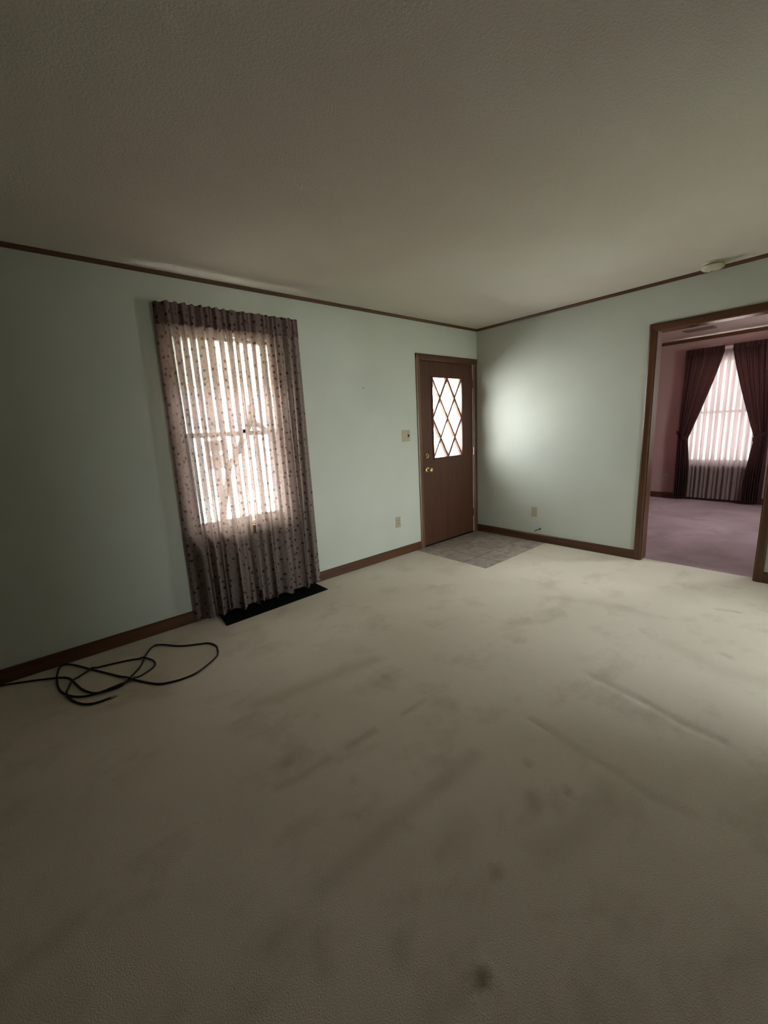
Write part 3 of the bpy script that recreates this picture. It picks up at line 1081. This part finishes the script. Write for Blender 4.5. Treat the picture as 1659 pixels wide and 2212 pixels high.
def catmull(pts, k=6):
    res = []
    n = len(pts)
    for i in range(n - 1):
        p0, p1, p2, p3 = pts[max(i - 1, 0)], pts[i], pts[i + 1], pts[min(i + 2, n - 1)]
        for j in range(k):
            t_ = j / k
            res.append(tuple(0.5 * (2 * b1 + (c - a) * t_ + (2 * a - 5 * b1 + 4 * c - d) * t_ * t_ + (3 * b1 - a - 3 * c + d) * t_ ** 3) for a, b1, c, d in zip(p0, p1, p2, p3)))
    res.append(tuple(pts[-1]))
    return res


RC = 0.0055
line = catmull([(x, y, 0) for x, y in CAB])
pts3 = []
for i, (x, y, z) in enumerate(line):
    lift = 0.0
    for j in range(0, i - 14):
        if (line[j][0] - x) ** 2 + (line[j][1] - y) ** 2 < 0.0009:
            lift = max(lift, pts3[j][2] - RC + 2 * RC * max(0, 1 - math.hypot(line[j][0] - x, line[j][1] - y) / .03))
    pts3.append((x, y, RC + 0.0005 + min(lift, .022)))
cb = empty('coiled_cable', (-4.1, -.4, 0), 'black cable lying in loose loops on the carpet by the baseboard', 'cable')
A = At(cb)
A.part(MB().tube(pts3, RC, 8), 'cord', 'cable', smooth='all')
e0, e1 = Vector(pts3[-1]), (Vector(pts3[-1]) - Vector(pts3[-4])).normalized()
cn = A.part(MB().tube([e0, e0 + e1 * .018, e0 + e1 * .0185, e0 + e1 * .03], [.0068, .0068, .0045, .004], 12), 'connector', 'brass', smooth=True)
cn['label'] = 'metal end connector'

# ------------------------------------------------------------------ outside: porch and beyond
tag(MB().box(-5.6, 4.4, 0.42, 2.62, -0.20, -0.06).box(-5.6, 0.0, 0.14, 0.42, -0.20, -0.06).build('porch_deck', 'deck'), 'grey painted porch deck outside the front door', 'deck', kind='structure')
rf = MB().box(-5.6, 4.4, 0.42, 1.45, 2.86, 2.96).box(-5.6, 0.0, 0.14, 0.42, 2.86, 2.96)
tag(rf.build('porch_roof', 'roof'), 'porch roof over the front door and window', 'roof', kind='structure')
tag(MB().box(-5.6, 4.4, 2.50, 2.62, 2.72, 2.86).build('porch_beam', 'white'), 'white beam along the front edge of the porch roof', 'beam', kind='structure')
sdg = empty('house_siding', (-0.02, 0.28, 0), 'pale pink siding on the house corner beside the front door glass', 'siding', kind='structure')
for i in range(17):
    z = i * .146
    MB().prism([(-.001, z), (-.016, z), (-.004, z + .146), (-.001, z + .146)], 1, -.138, .14).build('plank', 'siding', sdg).location = (.02, 0, 0)
for i, x in enumerate((-4.6, -1.05, 3.6)):
    o = MB().box(-.05, .05, -.05, .05, -.06, 2.72).build('porch_post', 'white')
    o.location = (x, 2.56, 0)
    tag(o, ['white porch post at the far left end of the railing', 'white porch post seen between window and door', 'white porch post past the front door glass'][i], 'post', 'porch posts')
for a, b_, lb in ((-4.55, -1.10, 'white porch railing seen through the floral curtains'), (-1.00, 3.55, 'white porch railing seen through the front door glass')):
    rr = empty('porch_railing', ((a + b_) / 2, 2.56, -0.06), lb, 'railing', 'porch railings')
    A = At(rr)
    A.part(MB().box(a, b_, 2.53, 2.59, 1.12, 1.165), 'top_rail', 'white')
    A.part(MB().box(a, b_, 2.54, 2.58, 0.02, 0.06), 'bottom_rail', 'white')
    n = int((b_ - a) / .14)
    for i in range(n):
        x = a + (i + .5) * (b_ - a) / n
        A.part(MB().box(x - .016, x + .016, 2.545, 2.575, 0.06, 1.12), 'baluster', 'white')

st = empty('forked_stick', (-2.95, 1.0, -0.06), 'forked weathered wooden pole leaning outside behind the floral curtains', 'pole')
A = At(st)
A.part(MB().tube([(-3.02, 1.0, -.06), (-2.88, 1.0, .5), (-2.738, 1.0, 1.051), (-2.60, 1.0, 1.25), (-2.463, 1.0, 1.50), (-2.43, 1.0, 1.62), (-2.45, 1.0, 1.665)], [.03, .03, .03, .032, .034, .04, .03], 12), 'shaft', 'greywood', smooth=True)
A.part(MB().tube([(-2.47, 1.0, 1.49), (-2.38, 1.0, 1.46), (-2.29, 1.0, 1.40), (-2.22, 1.0, 1.28)], [.03, .026, .022, .018], 10), 'fork', 'greywood', smooth=True)

nh = empty('neighbour_house', (2.5, 16.0, -0.9), 'white neighbouring house with grey roof far beyond the porch', 'house')
A = At(nh)
A.part(MB().box(-3.0, 8.0, 13.0, 19.0, -0.9, 1.75), 'walls', 'housew')
A.part(MB().prism([(12.6, 1.70), (16.0, 3.4), (19.4, 1.70)], 0, -3.4, 8.4), 'roof', 'shingle')
for x in (-1.6, 1.2, 4.2, 6.6):
    wn = A.part(MB().box(x - .45, x + .45, 12.95, 13.0, .1, 1.3), 'window', 'white')
    A.part(MB().box(x - .38, x + .38, 12.94, 12.955, .17, 1.23), 'pane', 'slot', wn)

tag(MB().box(-9.0, 8.0, -16.0, -6.50, -0.75, -0.70).build('added_back_lawn', 'lawn'), 'added dark green lawn behind the house, unseen, blocks bright ground light', 'lawn', kind='structure')  # added to keep bright ground light out of the rear window
